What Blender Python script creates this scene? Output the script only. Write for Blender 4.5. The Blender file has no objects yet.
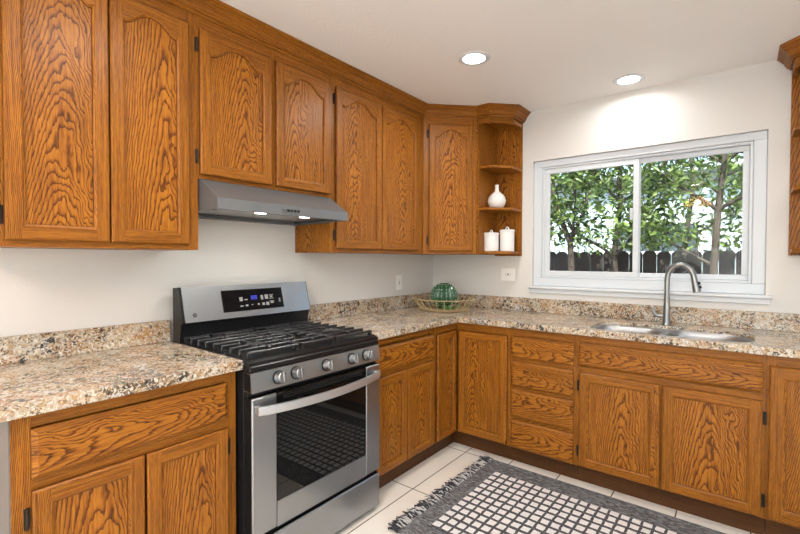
import bpy, bmesh, math, random
from mathutils import Vector, Matrix
random.seed(7)
PI = math.pi
SC = bpy.context.scene
C = SC.collection

# ------------------------------------------------------------------ camera, world, sun, lights, exposure
CAM = (2.1831, -3.2439, 1.314); YAW, PIT, ROLL, FPX = .668, -.0189, .0027, 435.557
cd = bpy.data.cameras.new('camera'); cam = bpy.data.objects.new('camera', cd); C.objects.link(cam)
F = Vector((-math.sin(YAW), math.cos(YAW), 0)); R_ = Vector((math.cos(YAW), math.sin(YAW), 0)); U = Vector((0, 0, 1))
F2 = F*math.cos(PIT)+U*math.sin(PIT); U2 = U*math.cos(PIT)-F*math.sin(PIT)
R3 = R_*math.cos(ROLL)+U2*math.sin(ROLL); U3 = U2*math.cos(ROLL)-R_*math.sin(ROLL)
cam.matrix_world = Matrix(((R3.x, U3.x, -F2.x, CAM[0]), (R3.y, U3.y, -F2.y, CAM[1]), (R3.z, U3.z, -F2.z, CAM[2]), (0, 0, 0, 1)))
cd.sensor_width = 36; cd.lens = 36*FPX/800; cd.clip_start = .05
SC.camera = cam
SC.view_settings.view_transform = 'Standard'; SC.view_settings.look = 'None'
SC.view_settings.gamma = 1; SC.view_settings.use_curve_mapping = False
SC.view_settings.exposure = 0.0
w = bpy.data.worlds.new('sky'); SC.world = w; w.use_nodes = True
nt = w.node_tree; nt.nodes.clear()
sky = nt.nodes.new('ShaderNodeTexSky'); sky.sky_type = 'NISHITA'; sky.sun_disc = False
sky.sun_elevation = math.radians(55); sky.sun_rotation = math.radians(150); sky.air_density = 1.0; sky.dust_density = 3.0
bgn = nt.nodes.new('ShaderNodeBackground'); bgn.inputs['Strength'].default_value = .8
wo = nt.nodes.new('ShaderNodeOutputWorld'); nt.links.new(sky.outputs[0], bgn.inputs[0]); nt.links.new(bgn.outputs[0], wo.inputs[0])
sl = bpy.data.lights.new('sun', 'SUN'); sl.energy = 13; sl.angle = math.radians(.6); sl.color = (1, .95, .86)
so = bpy.data.objects.new('sun', sl); C.objects.link(so); so.rotation_euler = (math.radians(36), math.radians(12), 0)

def area(name, loc, rot, sx, sy, power, col, shape='RECTANGLE', spread=180):
    l = bpy.data.lights.new(name, 'AREA'); l.shape = shape; l.size = sx; l.size_y = sy; l.energy = power; l.color = col
    l.spread = math.radians(spread)
    o = bpy.data.objects.new(name, l); C.objects.link(o); o.location = loc; o.rotation_euler = rot
    return o
# added soft fill lamps, unseen: one behind the camera, one on the right
area('rear_fill', (2.3, -5.3, 1.15), (math.radians(158), 0, 0), 2.4, 2.0, 80, (.86, .93, 1))
area('side_fill', (4.5, -2.6, 1.45), (0, math.radians(90), 0), 1.2, 2.0, 4, (.88, .94, 1))

# ------------------------------------------------------------------ materials
def new_mat(name):
    m = bpy.data.materials.new(name); m.use_nodes = True
    n = m.node_tree; b = n.nodes['Principled BSDF']
    return m, n, b
def ND(n, t, **k):
    o = n.nodes.new(t)
    for a, v in k.items():
        if a.startswith('in_'):
            key = a[3:]; o.inputs[int(key) if key.isdigit() else key].default_value = v
        else: setattr(o, a, v)
    return o
def MATH(n, op, a, b=None, clamp=False):
    o = n.nodes.new('ShaderNodeMath'); o.operation = op; o.use_clamp = clamp
    for i, v in enumerate((a, b)):
        if v is None: continue
        if isinstance(v, (int, float)): o.inputs[i].default_value = v
        else: n.links.new(v, o.inputs[i])
    return o.outputs[0]
def RAMP(n, fac, stops, interp='LINEAR'):
    r = n.nodes.new('ShaderNodeValToRGB'); r.color_ramp.interpolation = interp
    e = r.color_ramp.elements
    while len(e) < len(stops): e.new(.5)
    for el, (p, c) in zip(e, stops):
        el.position = p; el.color = (c[0], c[1], c[2], 1) if not isinstance(c, (int, float)) else (c, c, c, 1)
    n.links.new(fac, r.inputs[0]); return r.outputs[0]
def MIX(n, fac, a, b, blend='MIX'):
    o = n.nodes.new('ShaderNodeMix'); o.data_type = 'RGBA'; o.blend_type = blend
    for i, v in ((0, fac), (6, a), (7, b)):
        if isinstance(v, (int, float)): o.inputs[i].default_value = v
        elif isinstance(v, tuple): o.inputs[i].default_value = (*v[:3], 1)
        else: n.links.new(v, o.inputs[i])
    return o.outputs[2]
def BUMP(n, h, strength, dist, b):
    o = n.nodes.new('ShaderNodeBump'); o.inputs['Strength'].default_value = strength; o.inputs['Distance'].default_value = dist
    n.links.new(h, o.inputs['Height']); n.links.new(o.outputs[0], b.inputs['Normal'])
def simple(name, col, rough=.5, metal=0., bump=0, coat=0, spec=None):
    m, n, b = new_mat(name)
    b.inputs['Base Color'].default_value = (*col, 1); b.inputs['Roughness'].default_value = rough; b.inputs['Metallic'].default_value = metal
    b.inputs['Coat Weight'].default_value = coat
    if spec is not None: b.inputs['Specular IOR Level'].default_value = spec
    if bump:
        tc = ND(n, 'ShaderNodeTexCoord'); nz = ND(n, 'ShaderNodeTexNoise', in_Scale=bump, in_Detail=3.0)
        n.links.new(tc.outputs['Object'], nz.inputs['Vector']); BUMP(n, nz.outputs[0], .12, .004, b)
    return m

def oak(name, light, mid, dark, rough=.33):
    """plain-sawn oak: growth rings cut by a flat board, so that they show as nested arches along the grain (UV y, in metres)"""
    m, n, b = new_mat(name)
    uv = ND(n, 'ShaderNodeUVMap'); uv.uv_map = 'UVMap'
    sp = ND(n, 'ShaderNodeSeparateXYZ'); n.links.new(uv.outputs[0], sp.inputs[0])
    u, v = sp.outputs[0], sp.outputs[1]
    pid = MATH(n, 'FLOOR', MATH(n, 'DIVIDE', v, 10.0))
    wn = ND(n, 'ShaderNodeTexWhiteNoise'); wn.noise_dimensions = '1D'; n.links.new(pid, wn.inputs['W'])
    sc = ND(n, 'ShaderNodeSeparateColor'); n.links.new(wn.outputs['Color'], sc.inputs[0])
    rA, rB, rC = sc.outputs[0], sc.outputs[1], sc.outputs[2]
    def vec(su, sv):
        c = ND(n, 'ShaderNodeCombineXYZ'); n.links.new(MATH(n, 'MULTIPLY', u, su), c.inputs[0]); n.links.new(MATH(n, 'MULTIPLY', v, sv), c.inputs[1])
        n.links.new(MATH(n, 'MULTIPLY', pid, 3.7), c.inputs[2]); return c.outputs[0]
    def noise(vc, scale, detail=2.0, rough=.5):
        o = ND(n, 'ShaderNodeTexNoise', in_Scale=scale, in_Detail=detail, in_Roughness=rough); n.links.new(vc, o.inputs['Vector']); return o.outputs[0]
    n1 = MATH(n, 'SUBTRACT', noise(vec(1, .42), 10.0, 2.5), .5)
    n2 = MATH(n, 'SUBTRACT', noise(vec(1, .22), 55.0, 2.5), .5)
    n3 = MATH(n, 'SUBTRACT', noise(vec(1, .12), 160.0, 1.0), .5)
    msk = MATH(n, 'SUBTRACT', 1.0, MATH(n, 'MULTIPLY', MATH(n, 'ABSOLUTE', u), 1.9), True)   # far from the pith the figure runs straighter
    n1 = MATH(n, 'MULTIPLY', n1, msk); n2 = MATH(n, 'MULTIPLY', n2, msk)
    uu = MATH(n, 'ADD', u, MATH(n, 'MULTIPLY', n1, .10))
    dep = MATH(n, 'ADD', .012, MATH(n, 'MULTIPLY', rA, .03))
    r = MATH(n, 'SQRT', MATH(n, 'ADD', MATH(n, 'MULTIPLY', MATH(n, 'MULTIPLY', uu, uu), .36), MATH(n, 'MULTIPLY', dep, dep)))
    tap = MATH(n, 'ADD', .09, MATH(n, 'MULTIPLY', rB, .12))
    vm = MATH(n, 'SUBTRACT', v, MATH(n, 'MULTIPLY', pid, 10.0))
    r = MATH(n, 'ADD', r, MATH(n, 'MULTIPLY', MATH(n, 'MULTIPLY', uu, uu), 2.6))
    r = MATH(n, 'ADD', r, MATH(n, 'MULTIPLY', vm, tap))
    r = MATH(n, 'ADD', r, MATH(n, 'MULTIPLY', n1, .070))
    r = MATH(n, 'ADD', r, MATH(n, 'MULTIPLY', n2, .013))
    r = MATH(n, 'ADD', r, MATH(n, 'MULTIPLY', n3, .0035))
    sp_ = MATH(n, 'ADD', .0080, MATH(n, 'MULTIPLY', rC, .004))
    fr = MATH(n, 'FRACT', MATH(n, 'DIVIDE', r, sp_))
    band = RAMP(n, fr, [(0, 1.0), (.09, .8), (.24, .28), (.42, .05), (.91, 0.0), (.96, .6), (1, 1.0)])
    pore = noise(vec(1, .028), 1000.0, 1.0)
    pm = RAMP(n, pore, [(.36, 1.0), (.56, 0.0)])
    pore_in = MATH(n, 'MULTIPLY', pm, MATH(n, 'ADD', .42, MATH(n, 'MULTIPLY', band, .6)))
    streak = noise(vec(1, .03), 130.0, 3.0)
    tone = noise(vec(1, .25), 6.0, 2.0)
    fac = MATH(n, 'ADD', MATH(n, 'MULTIPLY', band, .62), MATH(n, 'MULTIPLY', pore_in, .50))
    fac = MATH(n, 'ADD', fac, MATH(n, 'MULTIPLY', MATH(n, 'SUBTRACT', streak, .46), .95), True)
    col = RAMP(n, fac, [(0, light), (.38, mid), (1, dark)])
    vb = MATH(n, 'ADD', .83, MATH(n, 'ADD', MATH(n, 'MULTIPLY', tone, .22), MATH(n, 'MULTIPLY', rC, .14)))
    vmx = ND(n, 'ShaderNodeVectorMath', operation='SCALE'); n.links.new(col, vmx.inputs[0]); n.links.new(vb, vmx.inputs['Scale'])
    n.links.new(vmx.outputs[0], b.inputs['Base Color'])
    b.inputs['Roughness'].default_value = rough; b.inputs['Specular IOR Level'].default_value = .24
    BUMP(n, MATH(n, 'SUBTRACT', 1.0, fac), .12, .0012, b)
    return m

OAK = oak('honey_oak', (.40, .149, .014), (.195, .058, .006), (.044, .013, .003), .38)
OAKM = oak('shade_darkened_oak', (.20, .066, .011), (.12, .038, .008), (.04, .012, .005))  # shade of grooves and door seams put into the oak colour
OAKD = oak('dark_toe_kick_oak', (.105, .040, .010), (.065, .023, .006), (.028, .009, .003), .45)  # darker stain, with toe-space shade mixed into the colour

def granite():
    m, n, b = new_mat('granite')
    tc = ND(n, 'ShaderNodeTexCoord'); co = tc.outputs['Object']
    def noise(scale, detail=3.0, rough=.55, dist=0., src=co):
        o = ND(n, 'ShaderNodeTexNoise', in_Scale=scale, in_Detail=detail, in_Roughness=rough, in_Distortion=dist); n.links.new(src, o.inputs['Vector']); return o
    wob = noise(30, 3); add = ND(n, 'ShaderNodeVectorMath', operation='MULTIPLY_ADD'); n.links.new(wob.outputs['Color'], add.inputs[0]); add.inputs[1].default_value = (.03,)*3; n.links.new(co, add.inputs[2])
    wco = add.outputs[0]
    big = noise(2.6, 7, .68, 1.8).outputs[0]
    base = RAMP(n, big, [(.28, (.52, .53, .53)), (.38, (.57, .56, .53)), (.45, (.47, .33, .18)), (.51, (.55, .485, .38)), (.57, (.38, .24, .11)), (.64, (.60, .58, .54)), (.74, (.36, .36, .36))])
    gold = RAMP(n, noise(11, 5, .65, .8).outputs[0], [(.50, 0.0), (.58, .85)])
    base = MIX(n, gold, base, (.40, .175, .035))
    def vor(scale, src=wco):
        o = ND(n, 'ShaderNodeTexVoronoi', in_Scale=scale); n.links.new(src, o.inputs['Vector'])
        s = ND(n, 'ShaderNodeSeparateColor'); n.links.new(o.outputs['Color'], s.inputs[0]); return s
    v1 = vor(120); v2 = vor(230); v3 = vor(62)
    c1 = RAMP(n, v1.outputs[0], [(0, (.15, .12, .09)), (.12, (.30, .22, .13)), (.28, (.46, .30, .14)), (.46, (.53, .475, .385)), (.68, (.50, .50, .49)), (.86, (.76, .73, .68))], 'CONSTANT')
    col = MIX(n, .45, base, c1)
    dm = noise(6, 5, .7, .6).outputs[0]
    dark_mask = RAMP(n, dm, [(.44, 0.03), (.64, .50)])
    isd = MATH(n, 'LESS_THAN', v1.outputs[1], dark_mask); isd2 = MATH(n, 'LESS_THAN', v2.outputs[1], MATH(n, 'MULTIPLY', dark_mask, .5))
    isd3 = MATH(n, 'LESS_THAN', v3.outputs[1], MATH(n, 'SUBTRACT', MATH(n, 'MULTIPLY', dark_mask, .45), .03))
    col = MIX(n, MATH(n, 'MULTIPLY', isd2, .8), col, (.10, .065, .04))
    col = MIX(n, MATH(n, 'MULTIPLY', isd, .85), col, MIX(n, v1.outputs[2], (.03, .027, .026), (.20, .12, .055)))
    col = MIX(n, MATH(n, 'MULTIPLY', isd3, .9), col, (.03, .028, .028))
    isw = MATH(n, 'LESS_THAN', v2.outputs[2], .10)
    col = MIX(n, MATH(n, 'MULTIPLY', isw, .6), col, (.82, .79, .74))
    n.links.new(col, b.inputs['Base Color'])
    b.inputs['Roughness'].default_value = .20; b.inputs['Specular IOR Level'].default_value = .55
    return m
GRANITE = granite()

def steel(name, col, rough, axis, metal=1.0):
    m, n, b = new_mat(name)
    tc = ND(n, 'ShaderNodeTexCoord'); mp = ND(n, 'ShaderNodeMapping'); mp.inputs['Scale'].default_value = axis
    n.links.new(tc.outputs['Object'], mp.inputs[0]); nz = ND(n, 'ShaderNodeTexNoise', in_Scale=1.0, in_Detail=3.0); n.links.new(mp.outputs[0], nz.inputs['Vector'])
    n.links.new(RAMP(n, nz.outputs[0], [(.3, rough-.02), (.7, rough+.03)]), b.inputs['Roughness'])
    b.inputs['Base Color'].default_value = (*col, 1); b.inputs['Metallic'].default_value = metal
    BUMP(n, nz.outputs[0], .012, .001, b)
    return m
STEEL = steel('brushed_steel', (.355, .375, .395), .34, (6, 900, 900))
HOODST = steel('hood_steel', (.175, .185, .195), .40, (6, 900, 900), .45)
SINKST = steel('sink_steel', (.42, .43, .44), .37, (5, 5, 5))
CHROME = simple('brushed_nickel', (.32, .325, .33), .32, 1.0)
SATIN = simple('satin_aluminium', (.58, .585, .60), .40, .85)
BLACK = simple('black_enamel', (.010, .010, .011), .28, 0, 0, 0, .3)
BODYB = simple('black_painted_side', (.008, .008, .009), .6, 0, 0, 0, .15)
IRON = simple('cast_iron', (.020, .020, .022), .30, 0, 120)
BGLASS = simple('black_oven_glass', (.005, .005, .005), .03, 0, 0, 0, .4)
DISPLAY = simple('black_display_glass', (.006, .006, .007), .12, 0, 0, 0, .2)
BRONZE = simple('dark_bronze', (.035, .028, .022), .4, .6)
GAP = simple('dark_gap', (.008, .006, .005), .8)
WHITE = simple('white_ceramic', (.82, .81, .80), .30)
MATTE = simple('matte_white_ceramic', (.80, .79, .78), .55, 0, 200)
VINYL = simple('white_vinyl', (.66, .70, .745), .35)
TRIMW = simple('white_painted_trim', (.70, .725, .755), .4)
PLASTIC = simple('white_outlet_plastic', (.88, .87, .85), .3)
SLOT = simple('dark_slot', (.02, .02, .02), .6)
GREYP = simple('grey_end_laminate', (.19, .16, .14), .6, 0, 80)
WICKER = simple('woven_wicker', (.36, .25, .13), .8, 0, 260)
BAMBOO = simple('bamboo_cane', (.55, .41, .19), .5)
CACT = simple('glossy_green_cactus', (.022, .085, .042), .10, 0, 0, .5)
SPINE = simple('pale_cactus_spine', (.50, .60, .45), .5)
SPRIG = simple('green_leaf', (.06, .17, .05), .45)
PRINT = simple('grey_print', (.45, .45, .46), .5)
ICON = simple('grey_display_icon', (.34, .34, .34), .5)
HOODIN = simple('hood_filter', (.42, .42, .42), .4, .8, 300)

def emit(name, col, st):
    m, n, b = new_mat(name); b.inputs['Base Color'].default_value = (*col, 1)
    b.inputs['Emission Color'].default_value = (*col, 1); b.inputs['Emission Strength'].default_value = st; return m
LAMP = emit('lamp_lens', (1, .93, .82), 14)
HLAMP = emit('hood_lamp_lens', (1, .95, .88), 6)
AMBER = emit('amber_lamp_shade', (1, .52, .16), 22)
BLUE = emit('blue_display_digit', (.05, .06, .5), 1.1)

def plaster(name, col, sc=90, st=.10):
    m, n, b = new_mat(name)
    tc = ND(n, 'ShaderNodeTexCoord'); a = ND(n, 'ShaderNodeTexNoise', in_Scale=sc, in_Detail=3.0); n.links.new(tc.outputs['Object'], a.inputs['Vector'])
    b.inputs['Base Color'].default_value = (*col, 1); b.inputs['Roughness'].default_value = .55
    BUMP(n, a.outputs[0], st, .006, b); return m
WALL = plaster('warm_white_wall', (.71, .69, .665))
CEIL = plaster('ceiling_plaster', (.87, .85, .83), 60, .22)
EXTW = simple('exterior_stucco', (.6, .58, .55), .9)

def tiles():
    m, n, b = new_mat('cream_tile')
    tc = ND(n, 'ShaderNodeTexCoord'); sp = ND(n, 'ShaderNodeSeparateXYZ'); n.links.new(tc.outputs['Object'], sp.inputs[0])
    T = .3022
    def line(s, off, T):
        f = MATH(n, 'FRACT', MATH(n, 'ADD', MATH(n, 'DIVIDE', MATH(n, 'SUBTRACT', s, off), T), 100.5))
        return MATH(n, 'LESS_THAN', MATH(n, 'ABSOLUTE', MATH(n, 'SUBTRACT', f, .5)), .0031/T)
    g = MATH(n, 'MAXIMUM', line(sp.outputs[0], .717, T), line(sp.outputs[1], -1.262, 2*T))
    nz = ND(n, 'ShaderNodeTexNoise', in_Scale=5.0, in_Detail=5.0); n.links.new(tc.outputs['Object'], nz.inputs['Vector'])
    tcol = RAMP(n, nz.outputs[0], [(.3, (.79, .73, .64)), (.7, (.84, .785, .70))])
    n.links.new(MIX(n, g, tcol, (.10, .065, .035)), b.inputs['Base Color'])
    n.links.new(MATH(n, 'ADD', .28, MATH(n, 'MULTIPLY', g, .5)), b.inputs['Roughness'])
    BUMP(n, MATH(n, 'SUBTRACT', 1.0, g), .35, .002, b); return m
TILE = tiles()

def rug_mat():
    m, n, b = new_mat('woven_rug')
    tc = ND(n, 'ShaderNodeTexCoord'); wb = ND(n, 'ShaderNodeTexNoise', in_Scale=28.0, in_Detail=2.0); n.links.new(tc.outputs['Object'], wb.inputs['Vector'])
    md = ND(n, 'ShaderNodeVectorMath', operation='MULTIPLY_ADD'); n.links.new(wb.outputs['Color'], md.inputs[0]); md.inputs[1].default_value = (.012, .012, 0); n.links.new(tc.outputs['Object'], md.inputs[2])
    sp = ND(n, 'ShaderNodeSeparateXYZ'); n.links.new(md.outputs[0], sp.inputs[0])
    x = MATH(n, 'SUBTRACT', sp.outputs[0], .006); y = MATH(n, 'SUBTRACT', sp.outputs[1], .006)   # local: grid starts at (0,0) and runs to +x and -y
    cx = MATH(n, 'DIVIDE', x, .0505); cy = MATH(n, 'DIVIDE', MATH(n, 'MULTIPLY', y, -1.0), .0582)
    ins = MATH(n, 'MULTIPLY', MATH(n, 'MULTIPLY', MATH(n, 'GREATER_THAN', cx, 0.0), MATH(n, 'LESS_THAN', cx, 27.0)), MATH(n, 'MULTIPLY', MATH(n, 'GREATER_THAN', cy, 0.0), MATH(n, 'LESS_THAN', cy, 12.0)))
    sq = MATH(n, 'MULTIPLY', MATH(n, 'LESS_THAN', MATH(n, 'FRACT', cx), .74), MATH(n, 'LESS_THAN', MATH(n, 'FRACT', cy), .68))
    f = MATH(n, 'MULTIPLY', ins, sq)
    mp = ND(n, 'ShaderNodeMapping'); mp.inputs['Scale'].default_value = (45, 480, 60); n.links.new(tc.outputs['Object'], mp.inputs[0])
    hz = ND(n, 'ShaderNodeTexNoise', in_Scale=1.0, in_Detail=2.0); n.links.new(mp.outputs[0], hz.inputs['Vector'])
    grey = RAMP(n, hz.outputs[0], [(.32, (.028, .028, .032)), (.5, (.11, .11, .115)), (.66, (.36, .36, .36))])
    dark = RAMP(n, hz.outputs[0], [(.35, (.03, .03, .034)), (.65, (.14, .14, .15))])
    grey = MIX(n, ins, grey, dark)
    wht = RAMP(n, hz.outputs[0], [(.3, (.62, .60, .58)), (.6, (.80, .78, .76))])
    n.links.new(MIX(n, f, grey, wht), b.inputs['Base Color']); b.inputs['Roughness'].default_value = .95; b.inputs['Specular IOR Level'].default_value = .1
    BUMP(n, MATH(n, 'ADD', f, MATH(n, 'MULTIPLY', hz.outputs[0], .5)), .5, .004, b); return m
RUG = rug_mat()
YARN_D = simple('dark_rug_yarn', (.035, .035, .04), .95); YARN_W = simple('pale_rug_yarn', (.45, .44, .42), .95)

def glass_mat():
    m = bpy.data.materials.new('window_glass'); m.use_nodes = True; n = m.node_tree; n.nodes.clear()
    fr = ND(n, 'ShaderNodeFresnel', in_IOR=1.2); g = ND(n, 'ShaderNodeBsdfGlossy', in_Roughness=0.0); t = ND(n, 'ShaderNodeBsdfTransparent'); t.inputs[0].default_value = (.94, .97, .96, 1)
    mx = ND(n, 'ShaderNodeMixShader'); o = ND(n, 'ShaderNodeOutputMaterial')
    n.links.new(fr.outputs[0], mx.inputs[0]); n.links.new(t.outputs[0], mx.inputs[1]); n.links.new(g.outputs[0], mx.inputs[2]); n.links.new(mx.outputs[0], o.inputs[0]); return m
GLASS = glass_mat()

def leaf_mat(name, a, b_):
    m = bpy.data.materials.new(name); m.use_nodes = True; n = m.node_tree; n.nodes.clear()
    tc = ND(n, 'ShaderNodeTexCoord'); nz = ND(n, 'ShaderNodeTexNoise', in_Scale=9.0, in_Detail=3.0); n.links.new(tc.outputs['Object'], nz.inputs['Vector'])
    col = RAMP(n, nz.outputs[0], [(.36, a), (.64, b_)])
    d = ND(n, 'ShaderNodeBsdfPrincipled'); d.inputs['Roughness'].default_value = .4; t = ND(n, 'ShaderNodeBsdfTranslucent'); n.links.new(col, d.inputs['Base Color']); n.links.new(col, t.inputs[0])
    mx = ND(n, 'ShaderNodeMixShader', in_0=.4); o = ND(n, 'ShaderNodeOutputMaterial'); n.links.new(d.outputs[0], mx.inputs[1]); n.links.new(t.outputs[0], mx.inputs[2]); n.links.new(mx.outputs[0], o.inputs[0]); return m
LEAF = leaf_mat('tree_leaf', (.018, .050, .010), (.22, .31, .08))
LEAF2 = leaf_mat('pale_tree_leaf', (.05, .11, .02), (.24, .33, .08))
BARK = simple('tree_bark', (.065, .050, .038), .9, 0, 40)
FENCE = simple('dark_fence_wood', (.035, .026, .022), .8, 0, 30)
HOUSEW = simple('blue_grey_siding', (.42, .52, .56), .8)
HOUSEG = simple('neighbour_window_glass', (.05, .07, .08), .1)
GROUND = simple('yard_soil', (.16, .12, .08), .95, 0, 10)

# ------------------------------------------------------------------ mesh builder
class MB:
    def __init__(s): s.v = []; s.f = []; s.uv = []; s.sm = []; s.mi = []; s.pid = random.randint(0, 400)
    def piece(s): s.pid = random.randint(0, 900)
    def add(s, vs, fs, grain=2, cu=None, smooth=False, mi=0, newpiece=True, du=None, gdir=None):
        """grain: axis index the wood grain runs along (or gdir vector); cu: centre across the grain for arches"""
        if newpiece: s.piece()
        base = len(s.v); vs = [Vector(p) for p in vs]; s.v += vs
        g = Vector(gdir).normalized() if gdir else Vector([1 if i == grain else 0 for i in range(3)])
        if du is None: du = random.uniform(.20, .36)*random.choice((-1, 1))
        for f in fs:
            pts = [vs[i] for i in f]
            nrm = Vector((0, 0, 0))
            for i in range(len(pts)):
                a, b = pts[i], pts[(i+1) % len(pts)]; nrm += a.cross(b)
            if nrm.length > 0: nrm.normalize()
            if abs(nrm.dot(g)) > .85:
                ax = g.orthogonal().normalized(); vv = g.cross(ax)
            else:
                ax = nrm.cross(g).normalized(); vv = g
            # keep the cross axis pointing the same way whichever side the face is on
            k = max(range(3), key=lambda i: abs(ax[i]))
            if ax[k] < 0: ax = -ax
            c0 = cu if cu is not None else 0.
            s.f.append([base+i for i in f]); s.sm.append(smooth); s.mi.append(mi)
            s.uv.append([(p.dot(ax)-c0+du, (p.dot(vv)) % 9.0+10*s.pid) if False else (p.dot(ax)-c0+du, 4+p.dot(vv)*.999+10*s.pid) for p in pts])
    def box(s, x0, x1, y0, y1, z0, z1, grain=2, ch=0., **k):
        x0, x1 = min(x0, x1), max(x0, x1); y0, y1 = min(y0, y1), max(y0, y1); z0, z1 = min(z0, z1), max(z0, z1)
        if ch <= 0:
            v = [(x, y, z) for z in (z0, z1) for y in (y0, y1) for x in (x0, x1)]
            f = [(0, 2, 3, 1), (4, 5, 7, 6), (0, 1, 5, 4), (2, 6, 7, 3), (0, 4, 6, 2), (1, 3, 7, 5)]
            s.add(v, f, grain, **k); return
        lo = (x0, y0, z0); hi = (x1, y1, z1); v = []; idx = {}
        for cz in (0, 1):
            for cy in (0, 1):
                for cx in (0, 1):
                    for a in range(3):
                        p = []
                        for i, c in enumerate((cx, cy, cz)):
                            e = hi[i] if c else lo[i]
                            if i != a: e += -ch if c else ch
                            p.append(e)
                        idx[(cx, cy, cz, a)] = len(v); v.append(p)
        f = []
        for a in range(3):
            o = [i for i in range(3) if i != a]
            for side in (0, 1):
                q = []
                for (p, r) in ((0, 0), (1, 0), (1, 1), (0, 1)):
                    c = [0, 0, 0]; c[a] = side; c[o[0]] = p; c[o[1]] = r; q.append(idx[(*c, a)])
                f.append(q)
        for a in range(3):           # edges along axis a
            o = [i for i in range(3) if i != a]
            for p in (0, 1):
                for r in (0, 1):
                    c0 = [0, 0, 0]; c0[o[0]] = p; c0[o[1]] = r; c1 = list(c0); c1[a] = 1
                    f.append([idx[(*c0, o[0])], idx[(*c1, o[0])], idx[(*c1, o[1])], idx[(*c0, o[1])]])
        for cz in (0, 1):
            for cy in (0, 1):
                for cx in (0, 1): f.append([idx[(cx, cy, cz, a)] for a in range(3)])
        s.add(v, f, grain, **k)
    def prism(s, poly, a0, a1, axis=2, **k):
        """extrude a 2D polygon along axis; poly coordinates are the other two axes in order"""
        o = [i for i in range(3) if i != axis]; n = len(poly); v = []
        for a in (a0, a1):
            for p in poly:
                q = [0, 0, 0]; q[axis] = a; q[o[0]] = p[0]; q[o[1]] = p[1]; v.append(q)
        f = [list(range(n))[::-1], list(range(n, 2*n))]+[[i, (i+1) % n, n+(i+1) % n, n+i] for i in range(n)]
        s.add(v, f, **k)
    def tube(s, pts, r, seg=8, closed=False, smooth=True, caps=True, **k):
        pts = [Vector(p) for p in pts]; n = len(pts); rr = r if isinstance(r, (list, tuple)) else [r]*n
        v = []; f = []; up = None
        for i, p in enumerate(pts):
            a = pts[i-1] if (i > 0 or closed) else p; b = pts[(i+1) % n] if (i < n-1 or closed) else p
            t = (b-a).normalized()
            if up is None: up = t.orthogonal().normalized()
            up = (up-t*up.dot(t)); up = up.normalized() if up.length > 1e-6 else t.orthogonal().normalized()
            sd = t.cross(up)
            for j in range(seg):
                an = 2*PI*j/seg; v.append(p+(up*math.cos(an)+sd*math.sin(an))*rr[i])
        m = n if closed else n-1
        for i in range(m):
            for j in range(seg):
                a = i*seg+j; b = i*seg+(j+1) % seg; c = ((i+1) % n)*seg+(j+1) % seg; d = ((i+1) % n)*seg+j; f.append([a, b, c, d])
        if caps and not closed: f += [list(range(seg))[::-1], list(range((n-1)*seg, n*seg))]
        s.add(v, f, smooth=smooth, **k)
    def lathe(s, prof, c=(0, 0, 0), seg=32, axis=2, smooth=True, sx=1, sy=1, **k):
        """prof: (radius, height) pairs"""
        v = []; f = []; n = len(prof); o = [i for i in range(3) if i != axis]
        for (r, h) in prof:
            for j in range(seg):
                an = 2*PI*j/seg; q = [c[0], c[1], c[2]]; q[o[0]] += r*math.cos(an)*sx; q[o[1]] += r*math.sin(an)*sy; q[axis] += h; v.append(q)
        for i in range(n-1):
            for j in range(seg): f.append([i*seg+j, i*seg+(j+1) % seg, (i+1)*seg+(j+1) % seg, (i+1)*seg+j])
        if prof[0][0] > 1e-6: f.append(list(range(seg))[::-1])
        if prof[-1][0] > 1e-6: f.append(list(range((n-1)*seg, n*seg)))
        s.add(v, f, smooth=smooth, **k)
    def build(s, name, mat, parent=None, recalc=True, merge=True):
        me = bpy.data.meshes.new(name); bm = bmesh.new(); uvl = bm.loops.layers.uv.new('UVMap')
        bv = [bm.verts.new(p) for p in s.v]
        for f, u, sm, mi in zip(s.f, s.uv, s.sm, s.mi):
            if len(set(f)) < 3: continue
            try: bf = bm.faces.new([bv[i] for i in f])
            except ValueError: continue
            bf.smooth = sm; bf.material_index = mi
            for l, q in zip(bf.loops, u): l[uvl].uv = q
        if merge: bmesh.ops.remove_doubles(bm, verts=bm.verts, dist=1e-6)
        if recalc: bmesh.ops.recalc_face_normals(bm, faces=bm.faces)
        bm.to_mesh(me); bm.free()
        for m in (mat if isinstance(mat, (list, tuple)) else [mat]): me.materials.append(m)
        if any(s.sm): me.set_sharp_from_angle(angle=math.radians(40))
        o = bpy.data.objects.new(name, me); C.objects.link(o)
        if parent: o.parent = parent
        return o
def tag(o, label, cat, group=None):
    o['label'] = label; o['category'] = cat
    if group: o['group'] = group
    return o
def thing(name, label, cat, loc=(0, 0, 0), rz=0, group=None):
    o = bpy.data.objects.new(name, None); o.empty_display_size = .1; C.objects.link(o); o.location = loc; o.rotation_euler = (0, 0, rz)
    return tag(o, label, cat, group)
def struct(o): o['kind'] = 'structure'; return o
def bx(name, mat, parent, *a, **k):
    m = MB(); m.box(*a, **k); return m.build(name, mat, parent)
def copy_tree(o, parent=None):
    c = o.copy(); C.objects.link(c)
    if parent: c.parent = parent
    for ch in list(o.children): copy_tree(ch, c)
    return c

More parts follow.
